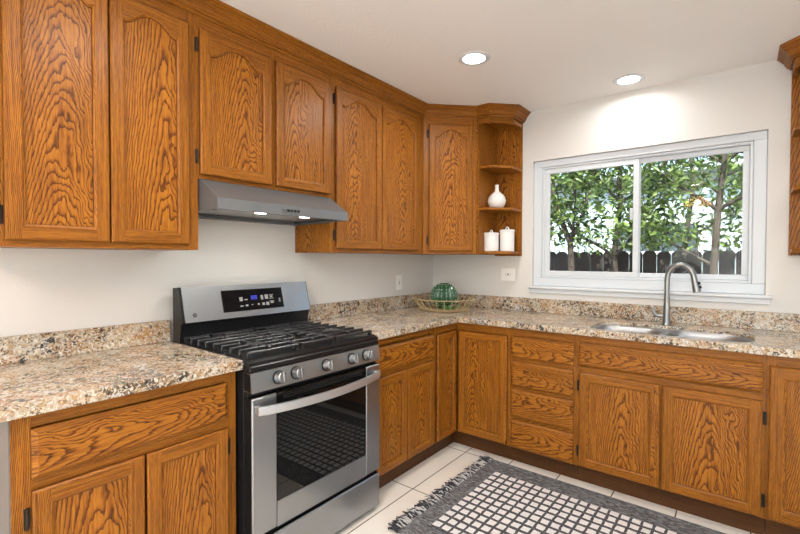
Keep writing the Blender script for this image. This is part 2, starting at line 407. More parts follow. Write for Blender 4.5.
# ------------------------------------------------------------------ room shell
H = 2.436; RX, RY = 4.6, -5.4
WX0, WX1, WZ0, WZ1 = .914, 2.283, 1.098, 2.056
struct(bx('floor', TILE, None, -.15, RX+.15, RY-.15, .15, -.12, 0))
struct(bx('ceiling', CEIL, None, -.15, RX+.15, RY-.15, .15, H, H+.25))
struct(bx('wall_left', WALL, None, -.15, 0, RY, 0, 0, H))
m = MB()
m.box(0, WX0, 0, .15, 0, H); m.box(WX1, RX, 0, .15, 0, H); m.box(WX0, WX1, 0, .15, 0, WZ0); m.box(WX0, WX1, 0, .15, WZ1, H)
struct(m.build('wall_back', WALL))
m = MB()                                                            # right wall, with an unseen window opening added for the side fill lamp
m.box(RX, RX+.15, RY, -3.6, 0, H); m.box(RX, RX+.15, -1.6, 0, 0, H); m.box(RX, RX+.15, -3.6, -1.6, 0, .85); m.box(RX, RX+.15, -3.6, -1.6, 2.05, H)
struct(m.build('wall_right', WALL))
m = MB()                                                            # wall behind the camera, with a door opening added for the rear fill lamp
m.box(0, 1.1, RY-.15, RY, 0, H); m.box(3.5, RX, RY-.15, RY, 0, H); m.box(1.1, 3.5, RY-.15, RY, 2.15, H)
struct(m.build('wall_front', WALL))
def frame_rect(mb, x0, x1, z0, z1, wd, y0, y1, axis='y', ch=.003):
    for a in ((x0, x1, z0, z0+wd), (x0, x1, z1-wd, z1), (x0, x0+wd, z0+wd, z1-wd), (x1-wd, x1, z0+wd, z1-wd)):
        if axis == 'y': mb.box(a[0], a[1], y0, y1, a[2], a[3], ch=ch)
        else: mb.box(y0, y1, a[0], a[1], a[2], a[3], ch=ch)
dr = MB(); frame_rect(dr, 1.1, 3.5, 0, 2.15, .06, RY-.10, RY-.03); dr.box(2.27, 2.33, RY-.10, RY-.03, .06, 2.09)
d1 = struct(dr.build('door_1', VINYL)); bx('door_glass', GLASS, d1, 1.16, 3.44, RY-.075, RY-.07, .06, 2.09)  # unseen door, added to go with the rear fill lamp
w2 = MB(); frame_rect(w2, -3.6, -1.6, .85, 2.05, .06, RX+.03, RX+.10, 'x')
w2o = struct(w2.build('window_2', VINYL)); bx('window_glass', GLASS, w2o, RX+.06, RX+.065, -3.54, -1.66, .91, 1.99)  # unseen window, added to go with the side fill lamp

# kitchen window: wide flat vinyl flange in the recess, inner frame, a sliding sash on the left and a fixed light on the right
wn = struct(thing('window_1', '', '', (0, 0, 0)))
del wn['label']; del wn['category']
m = MB(); g = .0008
fl = .062
for a in ((WX0+g, WX1-g, WZ0+.014, WZ0+.014+fl), (WX0+g, WX1-g, WZ1-.048, WZ1-g), (WX0+g, WX0+fl, WZ0+.014+fl, WZ1-.048), (WX1-fl, WX1-g, WZ0+.014+fl, WZ1-.048)):
    m.box(a[0], a[1], .022, .09, a[2], a[3], ch=.003)
m.build('window_frame', VINYL, wn)
ix0, ix1, iz0, iz1 = WX0+fl, WX1-fl, WZ0+.014+fl, WZ1-.048
m = MB(); frame_rect(m, ix0+g, ix1-g, iz0+g, iz1-g, .016, .032, .085); m.build('inner_frame', VINYL, wn)
sx0, sx1 = ix0+.016, 1.628
m = MB(); frame_rect(m, sx0+g, sx1, iz0+.017, iz1-.017, .036, .040, .062); s1 = m.build('sliding_sash', VINYL, wn)
bx('sash_glass', GLASS, s1, sx0+.03, sx1-.03, .050, .053, iz0+.048, iz1-.048)
m = MB(); m.box(1.574, 1.592, .028, .0395, 1.58, 1.66, ch=.003); m.box(1.578, 1.588, .018, .028, 1.60, 1.64, ch=.003); m.build('sash_latch', VINYL, s1)
m = MB(); frame_rect(m, 1.600, ix1-.017, iz0+.017, iz1-.017, .032, .0625, .084); s2 = m.build('fixed_sash', VINYL, wn)
bx('fixed_glass', GLASS, s2, 1.628, ix1-.045, .072, .075, iz0+.045, iz1-.045)
m = MB(); m.box(WX0-.028, WX1+.030, -.034, -g, WZ0-.006, WZ0+.012, ch=.004); m.box(WX0+g, WX1-g, -g, .10, WZ0+g, WZ0+.013)
m.build('window_stool', TRIMW, wn)
m = MB(); m.box(WX0-.018, WX1+.018, -.014, -g, WZ0-.040, WZ0-.0065, ch=.003); m.build('window_apron', TRIMW, wn)

# ------------------------------------------------------------------ cabinet building blocks (local frame: x along the run, -y to the room, z up)
DT = .020
def arch_f(t):
    x = abs(2*t-1)
    if x > .90: return .10*(x-.90)/.10
    return .5+.5*math.cos(PI*(x/.90)**1.25)
def hinge(parent, x, z, y, name='hinge'):
    m = MB(); m.box(x-.007, x+.007, y-.003, y, z-.030, z+.030, ch=.001); m.tube([(x, y-.005, z-.026), (x, y-.005, z+.026)], .0045, 8)
    m.tube([(x, y-.005, z-.032), (x, y-.005, z-.026)], .0025, 6); m.tube([(x, y-.005, z+.026), (x, y-.005, z+.032)], .0025, 6)
    return m.build(name, BRONZE, parent)
def door(par, x0, x1, z0, z1, yf, arch=False, hs=None, hz=None, mg=.043, hoff=.010):
    """framed oak door standing DT proud of the face frame at y = yf"""
    yb = yf-.0006; y1 = yf-DT; c = .005; W, Hh = x1-x0, z1-z0; N = 28 if arch else 1
    m = MB(); rise = min(.060, W*.17) if arch else 0; mt = .036 if arch else mg
    a0, a1 = x0+mg, x1-mg; b0 = z0+mg; btop = z1-mt-rise
    top = [(a0+(a1-a0)*i/N, btop+rise*(arch_f(i/N) if arch else 0)) for i in range(N+1)]
    X0, X1, Z0, Z1 = x0+c, x1-c, z0+c, z1-c
    P = lambda x, z, y=y1: (x, y, z)
    m.add([P(X0, Z0), P(a0, Z0), P(a0, Z1), P(X0, Z1)], [(0, 1, 2, 3)], 2)
    m.add([P(a1, Z0), P(X1, Z0), P(X1, Z1), P(a1, Z1)], [(0, 1, 2, 3)], 2)
    m.add([P(a0, Z0), P(a1, Z0), P(a1, b0), P(a0, b0)], [(0, 1, 2, 3)], 0)
    v = []; f = []
    for i, (x, z) in enumerate(top): v += [P(x, z), P(x, Z1)]
    for i in range(N): f.append((2*i, 2*i+2, 2*i+3, 2*i+1))
    m.add(v, f, 0)
    # eased outer edge, and sides whose colour carries the shade of the gaps
    o = [(x0, z0), (x1, z0), (x1, z1), (x0, z1)]; i_ = [(X0, Z0), (X1, Z0), (X1, Z1), (X0, Z1)]
    for k in range(4):
        q = (k+1) % 4
        m.add([P(*i_[k]), P(*i_[q]), P(*o[q], y1+c), P(*o[k], y1+c)], [(0, 1, 2, 3)], 0 if k % 2 == 0 else 2)
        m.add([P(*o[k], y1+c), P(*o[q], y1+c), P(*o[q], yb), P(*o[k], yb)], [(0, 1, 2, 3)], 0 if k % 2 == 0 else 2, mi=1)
    # moulded inner edge, groove shade coloured into its last step
    loop = [(a0, b0), (a1, b0)]+top[::-1]
    def inset(k, d):
        x, z = loop[k]
        if k == 0: return (x+d, z+d)
        if k == 1: return (x-d, z+d)
        if k == 2: return (x-d, z-d)
        if k == len(loop)-1: return (x+d, z-d)
        return (x, z-d)
    steps = [(0, 0), (.0035, .003), (.0075, .0045), (.0095, .0115)]
    for s_ in range(len(steps)-1):
        for k in range(len(loop)):
            q = (k+1) % len(loop); d0, e0 = steps[s_]; d1_, e1 = steps[s_+1]
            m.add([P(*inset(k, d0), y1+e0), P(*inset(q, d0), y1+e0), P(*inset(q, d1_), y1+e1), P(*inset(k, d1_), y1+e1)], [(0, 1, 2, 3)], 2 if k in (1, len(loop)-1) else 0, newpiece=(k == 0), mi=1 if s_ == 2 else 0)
    m.add([P(x0, z0, yb), P(x1, z0, yb), P(x1, z1, yb), P(x0, z1, yb)], [(0, 3, 2, 1)], 2)
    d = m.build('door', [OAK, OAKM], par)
    p = MB(); zt = z1-mt+.004
    pv = [(a0+.002, b0+.002), (a1-.002, b0+.002)]+[(x, z+.001) for x, z in top[::-1]]
    pv[2] = (a1-.002, pv[2][1]); pv[-1] = (a0+.002, pv[-1][1])
    p.prism(pv, y1+.0105, y1+.0160, axis=1, grain=2, cu=(a0+a1)/2, du=random.uniform(-.07, .07))
    p.build('panel', OAK, d)
    if hs:
        hx = x0-hoff if hs == 'L' else x1+hoff
        for z in (hz or (z0+.075, z1-.07)): hinge(d, hx, z, yf)
    return d
def drawer(par, x0, x1, z0, z1, yf, name='drawer'):
    yb = yf-.0006; y1 = yf-DT; e = .017; m = MB(); m.piece()
    lv = [(0, yb), (0, y1+.011), (.002, y1+.009), (e-.003, y1+.0022), (e-.002, y1)]
    v = []; f = []
    for d, y in lv: v += [(x0+d, y, z0+d), (x1-d, y, z0+d), (x1-d, y, z1-d), (x0+d, y, z1-d)]
    f = [(3, 2, 1, 0)]+[(i*4+k, i*4+(k+1) % 4, i*4+4+(k+1) % 4, i*4+4+k) for i in range(len(lv)-1) for k in range(4)]+[(16, 17, 18, 19)]
    m.add(v, f[1:5], 0, mi=1); m.add(v, f[:1]+f[5:], 0, cu=(z0+z1)/2, du=random.uniform(-.03, .03))  # drawer sides darkened to stand for shade in the gaps
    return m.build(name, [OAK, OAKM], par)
def face_frame(par, w, yf, stiles, rails, th=.018):
    """stiles: (x0,x1,z0,z1) upright; rails: (x0,x1,z0,z1) level"""
    m = MB()
    for a in stiles: m.box(a[0], a[1], yf, yf+th, a[2], a[3], grain=2)
    for a in rails: m.box(a[0], a[1], yf+.0004, yf+th, a[2], a[3], grain=0)
    return m.build('face_frame', OAK, par, merge=False)

RZL = PI/2                                                          # run on the left wall: local x -> +y, local -y -> +x
# ------------------------------------------------------------------ base cabinets
BF, BT, KT = -.610, .876, .105                                      # face frame plane, top, toe-kick height
def base_box(name, label, loc, rz, wd, hollow=False):
    t = thing(name, label, 'cabinet', loc, rz)
    m = MB()
    if hollow:
        m.box(.001, .018, BF+.018, -.002, KT, BT); m.box(wd-.018, wd-.001, BF+.018, -.002, KT, BT); m.box(.018, wd-.018, BF+.018, -.002, KT, KT+.018); m.box(.018, wd-.018, -.012, -.002, KT+.018, BT)
    else: m.box(.001, wd-.001, BF+.018, -.002, KT, BT, grain=2, du=.1)
    m.build('carcass', OAK, t, merge=False)
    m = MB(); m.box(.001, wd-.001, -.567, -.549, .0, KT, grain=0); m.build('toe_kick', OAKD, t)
    return t
t = base_box('base_cabinet', 'honey oak base cabinet with one wide drawer over two doors, left of the range', (0, -2.976, 0), RZL, .676)
W = .676
face_frame(t, W, BF, [(0, .046, KT, BT), (.63, W, KT, BT)], [(.046, .63, .835, BT), (.046, .63, .655, .688), (.046, .63, KT, .125)])
drawer(t, .044, .636, .688, .832, BF)
door(t, .044, .336, .115, .657, BF, hs='L', hz=(.19, .579)); door(t, .343, .636, .115, .657, BF, hs='R', hz=(.19, .579))
m = MB(); m.box(-.004, .0005, BF, -.002, 0, BT); e = m.build('end_panel', GREYP, t); e['label'] = 'greyish unfinished end panel'

t = base_box('base_cabinet', 'narrow honey oak base cabinet between the range and the corner, drawer over two doors', (0, -1.518, 0), RZL, .634)
W = .634
face_frame(t, W, BF, [(0, .040, KT, BT), (.606, W, KT, BT)], [(.040, .606, .838, BT), (.04, .606, .655, .688), (.04, .606, KT, .125)])
drawer(t, .038, .609, .686, .826, BF)
m = MB(); m.box(.06, .60, BF-.010, BF-.0004, .842, .858, grain=0, ch=.002); m.build('pull_out_board', OAK, t)
door(t, .038, .322, .115, .657, BF); door(t, .329, .609, .115, .657, BF)

# corner cabinet, L-shaped plan: world frame
t = thing('corner_base_cabinet', 'honey oak corner base cabinet with a folding two-leaf door in the inner corner', 'cabinet', (0, 0, 0))
cL = -.882; cR = 1.003; gp = .018; FX = -BF
m = MB(); m.prism([(.002, -.002), (.002, cL+.001), (FX-gp, cL+.001), (FX-gp, -FX+gp), (cR-.001, -FX+gp), (cR-.001, -.002)], KT, BT, axis=2, grain=2, du=.1); m.build('carcass', OAK, t)
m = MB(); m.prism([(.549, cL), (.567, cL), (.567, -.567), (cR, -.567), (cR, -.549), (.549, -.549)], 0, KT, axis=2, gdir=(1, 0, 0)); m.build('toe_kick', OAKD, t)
m = MB(); m.box(FX-gp, FX, cL+.0005, cL+.010, KT, BT); m.box(cR-.010, cR-.0005, -FX, -FX+gp, KT, BT)
m.box(FX-gp, FX, cL+.01, -FX, .822, BT, grain=1); m.box(FX-gp, cR-.01, -FX, -FX+gp, .822, BT, grain=0); m.box(FX-gp, FX, cL+.01, -FX, KT, .112, grain=1); m.box(FX-gp, cR-.01, -FX, -FX+gp, KT, .112, grain=0)
m.build('face_frame', OAK, t, merge=False)
sub = door(t, .636, .995, .115, .820, -FX); sub['label'] = 'wider leaf facing the room'
# narrow leaf: build in the left-run frame, then carry its points into the cabinet's frame
def to_left(o, y0):
    for ob in [o]+list(o.children):
        for v in ob.data.vertices: x, y, z = v.co; v.co = (-y, y0+x, z)
sub = door(t, .010, -cL-.636, .115, .820, -FX, mg=.036); to_left(sub, cL)

t = base_box('drawer_cabinet', 'honey oak stack of four drawers between the corner and the sink cabinet', (1.003, 0, 0), 0, .421)
W = .421
face_frame(t, W, BF, [(0, .022, KT, BT), (.402, W, KT, BT)], [(.022, .402, .824, BT), (.022, .402, .662, .682), (.022, .402, .484, .504), (.022, .402, .288, .308), (.022, .402, KT, .12)])
for z0, z1 in ((.684, .822), (.502, .662), (.304, .484), (.108, .288)): drawer(t, .018, .406, z0, z1, BF)

t = base_box('sink_cabinet', 'honey oak sink base cabinet with a long false drawer over two doors', (1.424, 0, 0), 0, .855, True)
W = .855
face_frame(t, W, BF, [(0, .018, KT, BT), (.832, W, KT, BT), (.414, .446, KT, .66)], [(.018, .832, .832, BT), (.018, .832, .655, .69), (.018, .832, KT, .12)])
drawer(t, .014, .837, .694, .832, BF, 'false_drawer')
door(t, .020, .427, .114, .657, BF, hs='L', hz=(.195, .579)); door(t, .436, .836, .114, .657, BF, hs='R', hz=(.19, .577))

t = base_box('base_cabinet', 'honey oak base cabinet with a tall single door, right of the sink cabinet', (2.2795, 0, 0), 0, .50)
W = .5
face_frame(t, W, BF, [(0, .025, KT, BT), (.47, W, KT, BT)], [(.025, .47, .82, BT), (.025, .47, KT, .12)])
door(t, .0055, .478, .118, .826, BF, mg=.05)

# ------------------------------------------------------------------ countertops
CT, CTH, CE = .914, .037, .648
def rounded(x0, x1, y0, y1, rads, n=8):
    """rads: corner radii at (x0,y0),(x1,y0),(x1,y1),(x0,y1)"""
    out = []
    for (cx, cy, a0), r in zip(((x0, y0, PI), (x1, y0, 1.5*PI), (x1, y1, 0), (x0, y1, .5*PI)), rads):
        px = cx+r if cx == x0 else cx-r; py = cy+r if cy == y0 else cy-r
        for i in range(n+1): an = a0+PI/2*i/n; out.append((px+r*math.cos(an), py+r*math.sin(an)))
    return out
def slab_with_hole(outer, holes, z0, z1, name, mat, parent, c=.003):
    bm = bmesh.new()
    def loop(pts, z):
        vs = [bm.verts.new((x, y, z)) for x, y in pts]
        return vs
    loops_t = [loop(p, z1) for p in [outer]+holes]; loops_b = [loop(p, z0) for p in [outer]+holes]
    for ls in (loops_t, loops_b):
        ed = []
        for vs in ls:
            for i in range(len(vs)): ed.append(bm.edges.new((vs[i], vs[(i+1) % len(vs)])))
        bmesh.ops.triangle_fill(bm, use_beauty=True, use_dissolve=False, edges=ed)
    for a, b in zip(loops_t, loops_b):
        for i in range(len(a)): q = (i+1) % len(a); bm.faces.new((a[i], a[q], b[q], b[i]))
    bmesh.ops.recalc_face_normals(bm, faces=bm.faces)
    me = bpy.data.meshes.new(name); bm.to_mesh(me); bm.free(); me.materials.append(mat)
    o = bpy.data.objects.new(name, me); C.objects.link(o); o.parent = parent
    if c:
        bv = o.modifiers.new('eased', 'BEVEL'); bv.width = c; bv.segments = 2; bv.limit_method = 'ANGLE'; bv.angle_limit = math.radians(50)
    return o
SX0, SX1, SY0, SY1 = 1.468, 2.232, -.580, -.212
t = thing('countertop', 'speckled cream and gold granite countertop left of the range with low backsplash', 'countertop')
slab_with_hole([(.003, -3.02), (CE, -3.02), (CE, -2.287), (.003, -2.287)], [], CT-CTH, CT, 'slab', GRANITE, t)
bx('backsplash', GRANITE, t, .0015, .021, -3.02, -2.287, CT+.0005, 1.0165, ch=.002)
t = thing('countertop', 'L-shaped speckled granite countertop running round the corner and past the sink', 'countertop')
slab_with_hole([(.003, -.003), (.003, -1.524), (CE, -1.524), (CE, -CE), (2.80, -CE), (2.80, -.003)], [rounded(SX0, SX1, SY0, SY1, (.09, .12, .17, .10))], CT-CTH, CT, 'slab', GRANITE, t)
m = MB(); m.box(.0015, .021, -1.524, -.0215, CT+.0005, 1.0165, ch=.002); m.box(.0015, 2.80, -.021, -.0015, CT+.0005, 1.0165, ch=.002); m.build('backsplash', GRANITE, t, merge=False)

# ------------------------------------------------------------------ sink and faucet
t = thing('kitchen_sink', 'stainless steel double-bowl undermount sink under the window', 'sink')
RZ = CT-.016
def bowl(x0, x1, y0, y1, rads, depth, name):
    N = 8; top = rounded(x0, x1, y0, y1, rads, N); cx, cy = (x0+x1)/2, (y0+y1)/2
    m = MB(); lv = [(0, RZ), (.004, RZ-.004), (.008, RZ-.03), (.018, RZ-depth+.03), (.03, RZ-depth+.01), (.055, RZ-depth)]
    v = []; n = len(top)
    for d, z in lv:
        for x, y in top:
            sx = (x-cx); sy = (y-cy); v.append((cx+sx*(1-d/((x1-x0)/2)), cy+sy*(1-d/((y1-y0)/2)), z))
    f = [(i*n+k, i*n+(k+1) % n, (i+1)*n+(k+1) % n, (i+1)*n+k) for i in range(len(lv)-1) for k in range(n)]+[list(range((len(lv)-1)*n, len(lv)*n))]
    m.add(v, f, smooth=True); b = m.build(name, SINKST, t, recalc=False)
    d = MB(); d.lathe([(.045, .003), (.045, .0005), (.036, .0015), (.030, -.004), (0, -.004)], (cx, cy, RZ-depth), 24); d.build('drain', CHROME, b)
    return top
h1 = bowl(1.476, 1.822, -.573, -.265, (.08, .10, .10, .09), .18, 'bowl')
h2 = bowl(1.850, 2.224, -.573, -.220, (.10, .11, .16, .10), .21, 'bowl')
slab_with_hole([(SX0+.001, SY0+.001), (SX1-.001, SY0+.001), (SX1-.001, SY1-.001), (SX0+.001, SY1-.001)] if False else rounded(SX0+.0012, SX1-.0012, SY0+.0012, SY1-.0012, (.09, .12, .17, .10)), [h1, h2], RZ-.0022, RZ, 'rim', SINKST, t, 0)

t = thing('faucet', 'brushed nickel gooseneck pull-down faucet behind the sink', 'faucet', (1.816, -.135, CT))
m = MB(); m.lathe([(.0, .0), (.026, 0), (.026, .006), (.0215, .010), (.0205, .03), (.019, .07), (.0185, .105), (.0160, .13), (.0160, .16), (0, .16)], (0, 0, .0005), 24); m.build('base', CHROME, t)
pts = [(0, 0, .13), (0, 0, .20), (0, 0, .275)]; dx, dy = .985, -.17; rr = .071
for i in range(1, 14): a = PI-PI*.96*i/13; pts.append(((rr+rr*math.cos(a))*dx, (rr+rr*math.cos(a))*dy, .275+1.32*rr*math.sin(a)))
m = MB(); m.tube(pts, .0155, 14); m.build('spout', CHROME, t)
e = Vector(pts[-1]); dn = Vector((.20*dx, .20*dy, -1)).normalized()
m = MB(); m.tube([e-dn*.012, e+dn*.010, e+dn*.030, e+dn*.062, e+dn*.078, e+dn*.080], [.016, .0165, .0180, .0205, .021, .018], 16); sh = m.build('spray_head', CHROME, t)
sd = Vector((dx, dy, .2)).normalized(); m = MB()
for k, q in ((.030, .007), (.052, .008)): c0 = e+dn*k+sd*.0195; m.tube([c0-dn*.009, c0+dn*.009], q, 8)
m.build('spray_button', BLACK, sh)
m = MB(); m.tube([(-.014, 0, .052), (-.034, 0, .051), (-.052, 0, .054)], [.0125, .0125, .0115], 12); m.tube([(-.050, 0, .053), (-.062, -.002, .062), (-.070, -.004, .080), (-.078, -.006, .100)], [.0115, .0105, .0085, .007], 10)
m.build('handle', CHROME, t)

# ------------------------------------------------------------------ range
t = thing('gas_range', 'stainless steel gas range with black cooktop, five knobs and glass oven door', 'range', (0, -2.288, 0), RZL)
W = .758                                                            # local x 0..W, front towards -y
m = MB(); m.box(.001, W-.001, -.645, -.028, .035, .892, ch=.003)
for x in (.05, W-.05):
    for y in (-.60, -.08): m.lathe([(.018, 0), (.018, .03), (.012, .036)], (x, y, 0), 12)
m.build('body', BODYB, t)
m = MB(); m.prism([(-.685, .905), (-.655, .915), (-.034, .915), (-.034, .8925), (-.685, .8925)], 0, W, axis=0); m.build('cooktop', BLACK, t)
m = MB(); m.box(.0, W, -.690, -.646, .868, .892, ch=.004); m.build('front_trim', BLACK, t)
m = MB(); m.prism([(-.646, .868), (-.690, .866), (-.703, .790), (-.646, .790)], .002, W-.002, axis=0); cp = m.build('control_panel', STEEL, t)
m = MB(); m.box(.0005, .0018, -.690, -.65, .795, .862); m.build('panel_end_cap', BODYB, t)
for kx in (.128, .217, .389, .554, .654):
    m = MB(); m.lathe([(.0, .002), (.0245, .002), (.0245, .006), (.0225, .009), (.021, .028), (.018, .031), (0, .031)], (0, 0, 0), 28, axis=2)
    m.box(-.006, .006, -.0215, .0215, .020, .043, ch=.002)
    k = m.build('knob', CHROME, t); mk = MB(); mk.box(-.0012, .0012, .008, .020, .0431, .0434); mk.build('knob_mark', SLOT, k); mk = MB(); mk.lathe([(0, -.003), (.0275, -.003), (.0275, .0005), (.0265, .0018), (0, .0018)], (0, 0, 0), 28); mk.build('knob_ring', BLACK, k)
    k.rotation_euler = (math.radians(80), 0, 0); k.location = (kx, -.700, .829)
m = MB(); m.box(.003, W-.003, -.670, -.646, .770, .789); m.build('door_gap', GAP, t)
d = MB(); yo = -.702
d.box(.003, .117, yo, yo+.012, .218, .768, ch=.004); d.box(.651, W-.003, yo, yo+.012, .218, .768, ch=.004); d.box(.117, .651, yo, yo+.012, .218, .322)
dd = d.build('oven_door', STEEL, t, merge=False)
bx('door_core', BODYB, dd, .004, W-.004, yo+.0125, -.648, .219, .767)
bx('door_glass', BGLASS, dd, .1175, .6505, yo+.002, yo+.012, .3225, .767)
m = MB()
for i in range(3): m.box(.15, .62, yo+.0006, yo+.0019, .738+i*.009, .742+i*.009)
m.build('door_vent', GAP, dd)
m = MB(); v = []; f = []; N = 24
for i in range(N+1):
    s_ = i/N; x = .012+(W-.044)*s_; bow = math.sin(PI*s_)**.75 if 0 < s_ < 1 else 0
    yc = yo-.020-.046*bow; zc = .724-.006*bow
    for a, b in ((-.007, -.0165), (.006, -.0165), (.009, 0), (.006, .0165), (-.007, .0165), (-.0105, 0)): v.append((x, yc+a, zc+b))
for i in range(N):
    for j in range(6): f.append((i*6+j, i*6+(j+1) % 6, i*6+6+(j+1) % 6, i*6+6+j))
f += [list(range(6)), list(range(N*6, N*6+6))]
m.add(v, f, smooth=True)
m.box(.014, .036, yo-.014, yo+.001, .710, .738, ch=.003); m.box(W-.056, W-.034, yo-.014, yo+.001, .710, .738, ch=.003)
hd = m.build('handle', SATIN, dd, merge=False)
bx('drawer_gap', GAP, t, .003, W-.003, -.680, -.646, .196, .217)
m = MB(); m.box(.003, W-.003, -.702, -.690, .028, .195, ch=.004); sd_ = m.build('storage_drawer', STEEL, t)
bx('drawer_box', BODYB, sd_, .004, W-.004, -.6895, -.648, .030, .194)
# backguard
bgx = .0
m = MB(); m.prism([(-.052, .90), (-.052, 1.172), (-.104, 1.176), (-.149, 1.010), (-.132, 1.002), (-.118, .9155), (-.118, .90)], .0, W, axis=0); bg = m.build('backguard', BLACK, t)
def on_bg(x0, x1, s0, s1, off, th, mat, name, parent, taper=0):      # s runs down the sloped face 0..1
    A = Vector((0, -.104, 1.176)); B = Vector((0, -.149, 1.010)); dv = B-A; nn = Vector((0, dv.z, -dv.y)).normalized()
    if nn.y > 0: nn = -nn
    q = []
    for o_ in (off, off+th):
        for x, s_ in ((x0-taper, s0), (x1+taper, s0), (x1, s1), (x0, s1)): p = A+dv*s_+nn*o_; q.append((x, p.y, p.z))
    mm = MB(); mm.add(q, [(0, 1, 2, 3), (4, 7, 6, 5), (0, 4, 5, 1), (1, 5, 6, 2), (2, 6, 7, 3), (3, 7, 4, 0)]); return mm.build(name, mat, parent)
on_bg(.012, W-.006, .0, 1.0, -.0005, .004, STEEL, 'backguard_panel', bg)
dp = on_bg(.206, .569, .165, .82, .0036, .003, DISPLAY, 'display_panel', bg)
def icons(lst, mat, name):
    A = Vector((0, -.104, 1.176)); B = Vector((0, -.149, 1.010)); dv = B-A; nn = Vector((0, dv.z, -dv.y)).normalized()
    if nn.y > 0: nn = -nn
    for x0, x1, s0, s1 in lst:
        q = []; mm = MB()
        for o_ in (.0066, .0071):
            for x, s_ in ((x0, s0), (x1, s0), (x1, s1), (x0, s1)): p = A+dv*s_+nn*o_; q.append((x, p.y, p.z))
        mm.add(q, [(0, 1, 2, 3), (4, 7, 6, 5), (0, 4, 5, 1), (1, 5, 6, 2), (2, 6, 7, 3), (3, 7, 4, 0)]); mm.build(name, mat, dp)
def X(u): return .206+(.569-.206)*u                                  # across the display
lst = []
for u0, u1, s0, s1 in ((.26, .31, .40, .52), (.335, .385, .47, .50), (.61, .65, .38, .52), (.68, .735, .37, .51), (.755, .83, .38, .40), (.77, .815, .42, .46), (.755, .83, .49, .51),
                       (.26, .31, .655, .69), (.345, .385, .64, .69), (.44, .47, .645, .665), (.545, .575, .63, .68), (.62, .665, .62, .70), (.69, .74, .61, .71), (.755, .83, .58, .60), (.77, .82, .61, .66), (.92, .95, .52, .545), (.925, .945, .565, .59), (.92, .95, .61, .63)):
    lst.append((X(u0), X(u1), s0, s1))
icons(lst, ICON, 'display_icon')
seg = []
for u in (.45, .485, .52):
    w_ = .024
    seg += [(X(u), X(u+w_), .375, .39), (X(u), X(u+.006), .375, .50), (X(u+w_-.006), X(u+w_), .375, .50), (X(u), X(u+w_), .435, .448)]
icons(seg, BLUE, 'clock_digit')
# round emblem with a curl, faint mark at the panel's lower left corner
A = Vector((0, -.104, 1.176)); B = Vector((0, -.149, 1.010)); pc = A+(B-A)*.80
m = MB(); m.tube([(math.cos(2*PI*i/20)*.0085, math.sin(2*PI*i/20)*.0085, 0) for i in range(20)], .0016, 6, closed=True)
m.tube([(.003, .004, 0), (-.001, .005, 0), (-.004, .001, 0), (-.002, -.004, 0), (.003, -.003, 0), (.003, 0, 0), (0, 0, 0)], .0013, 6)
em = m.build('emblem', SLOT, bg); em.location = (.060, pc.y-.0048, pc.z); em.rotation_euler = (math.radians(74), 0, 0)
# burners
def burner(x, y, r, sx=1.):
    mm = MB(); mm.lathe([(0, 0), (r*1.15, 0), (r*1.1, .006), (r*.95, .010), (r*.95, .018), (r, .019), (r, .024), (r*.9, .027), (0, .027)], (x, y, .9152), 28, sx=1, sy=sx)
    b = mm.build('burner', IRON, t); mm = MB(); mm.lathe([(r*1.16, 0), (r*1.42, .0), (r*1.42, .003), (r*1.16, .005)], (x, y, .9152), 28, sy=sx); mm.build('burner_ring', SATIN, b)
burner(.15, -.50, .042); burner(.15, -.205, .034); burner(W-.15, -.50, .046); burner(W-.15, -.205, .032); burner(W/2, -.35, .036, 2.2)
def grate(x0, x1, free='', name='grate'):
    mm = MB(); y0, y1 = -.655, -.125; zb, zt = .929, .941; b = .0075; x0 += .002; x1 -= .002
    def bar(xa, xb, ya, yb, za=zb, zz=zt): mm.box(xa, xb, ya, yb, za, zz, ch=.003)
    if free != 'L': bar(x0, x0+.012, y0, y1)
    if free != 'R': bar(x1-.012, x1, y0, y1)
    bar(x0, x1, y0, y0+.013); bar(x0, x1, y1-.013, y1)
    n = 7; xm = (x0+x1)/2; wd = x1-x0
    for i in range(1, n+1):
        y = y0+(y1-y0)*i/(n+1)
        if free == 'L': mm.box(x0, x0+.012, y-.0048, y+.0048, .9165, zb+.004, ch=.002)
        if free == 'R': mm.box(x1-.012, x1, y-.0048, y+.0048, .9165, zb+.004, ch=.002)
        near = min(abs(y+.50), abs(y+.205))
        if wd > .2 and near < .05:
            mm.box(x0, xm-.035, y-.0048, y+.0048, zb, zt+.004, ch=.003); mm.box(xm+.035, x1, y-.0048, y+.0048, zb, zt+.004, ch=.003)
        else: mm.box(x0, x1, y-.0048, y+.0048, zb, zt+.004, ch=.003)
    if wd > .2:
        for yc in (-.50, -.205):
            mm.box(xm-.006, xm+.006, yc+.035, yc+.12, zb, zt+.004, ch=.003); mm.box(xm-.006, xm+.006, yc-.12, yc-.035, zb, zt+.004, ch=.003)
    for xx in (x0+.008, x1-.008):
        for yy in (y0+.008, (y0+y1)/2, y1-.008): mm.box(xx-.008, xx+.008, yy-.008, yy+.008, .9152, .930)
    return mm.build(name, IRON, t, merge=False)
grate(.012, .272, 'L'); grate(.276, .482); grate(.486, .746, 'R')

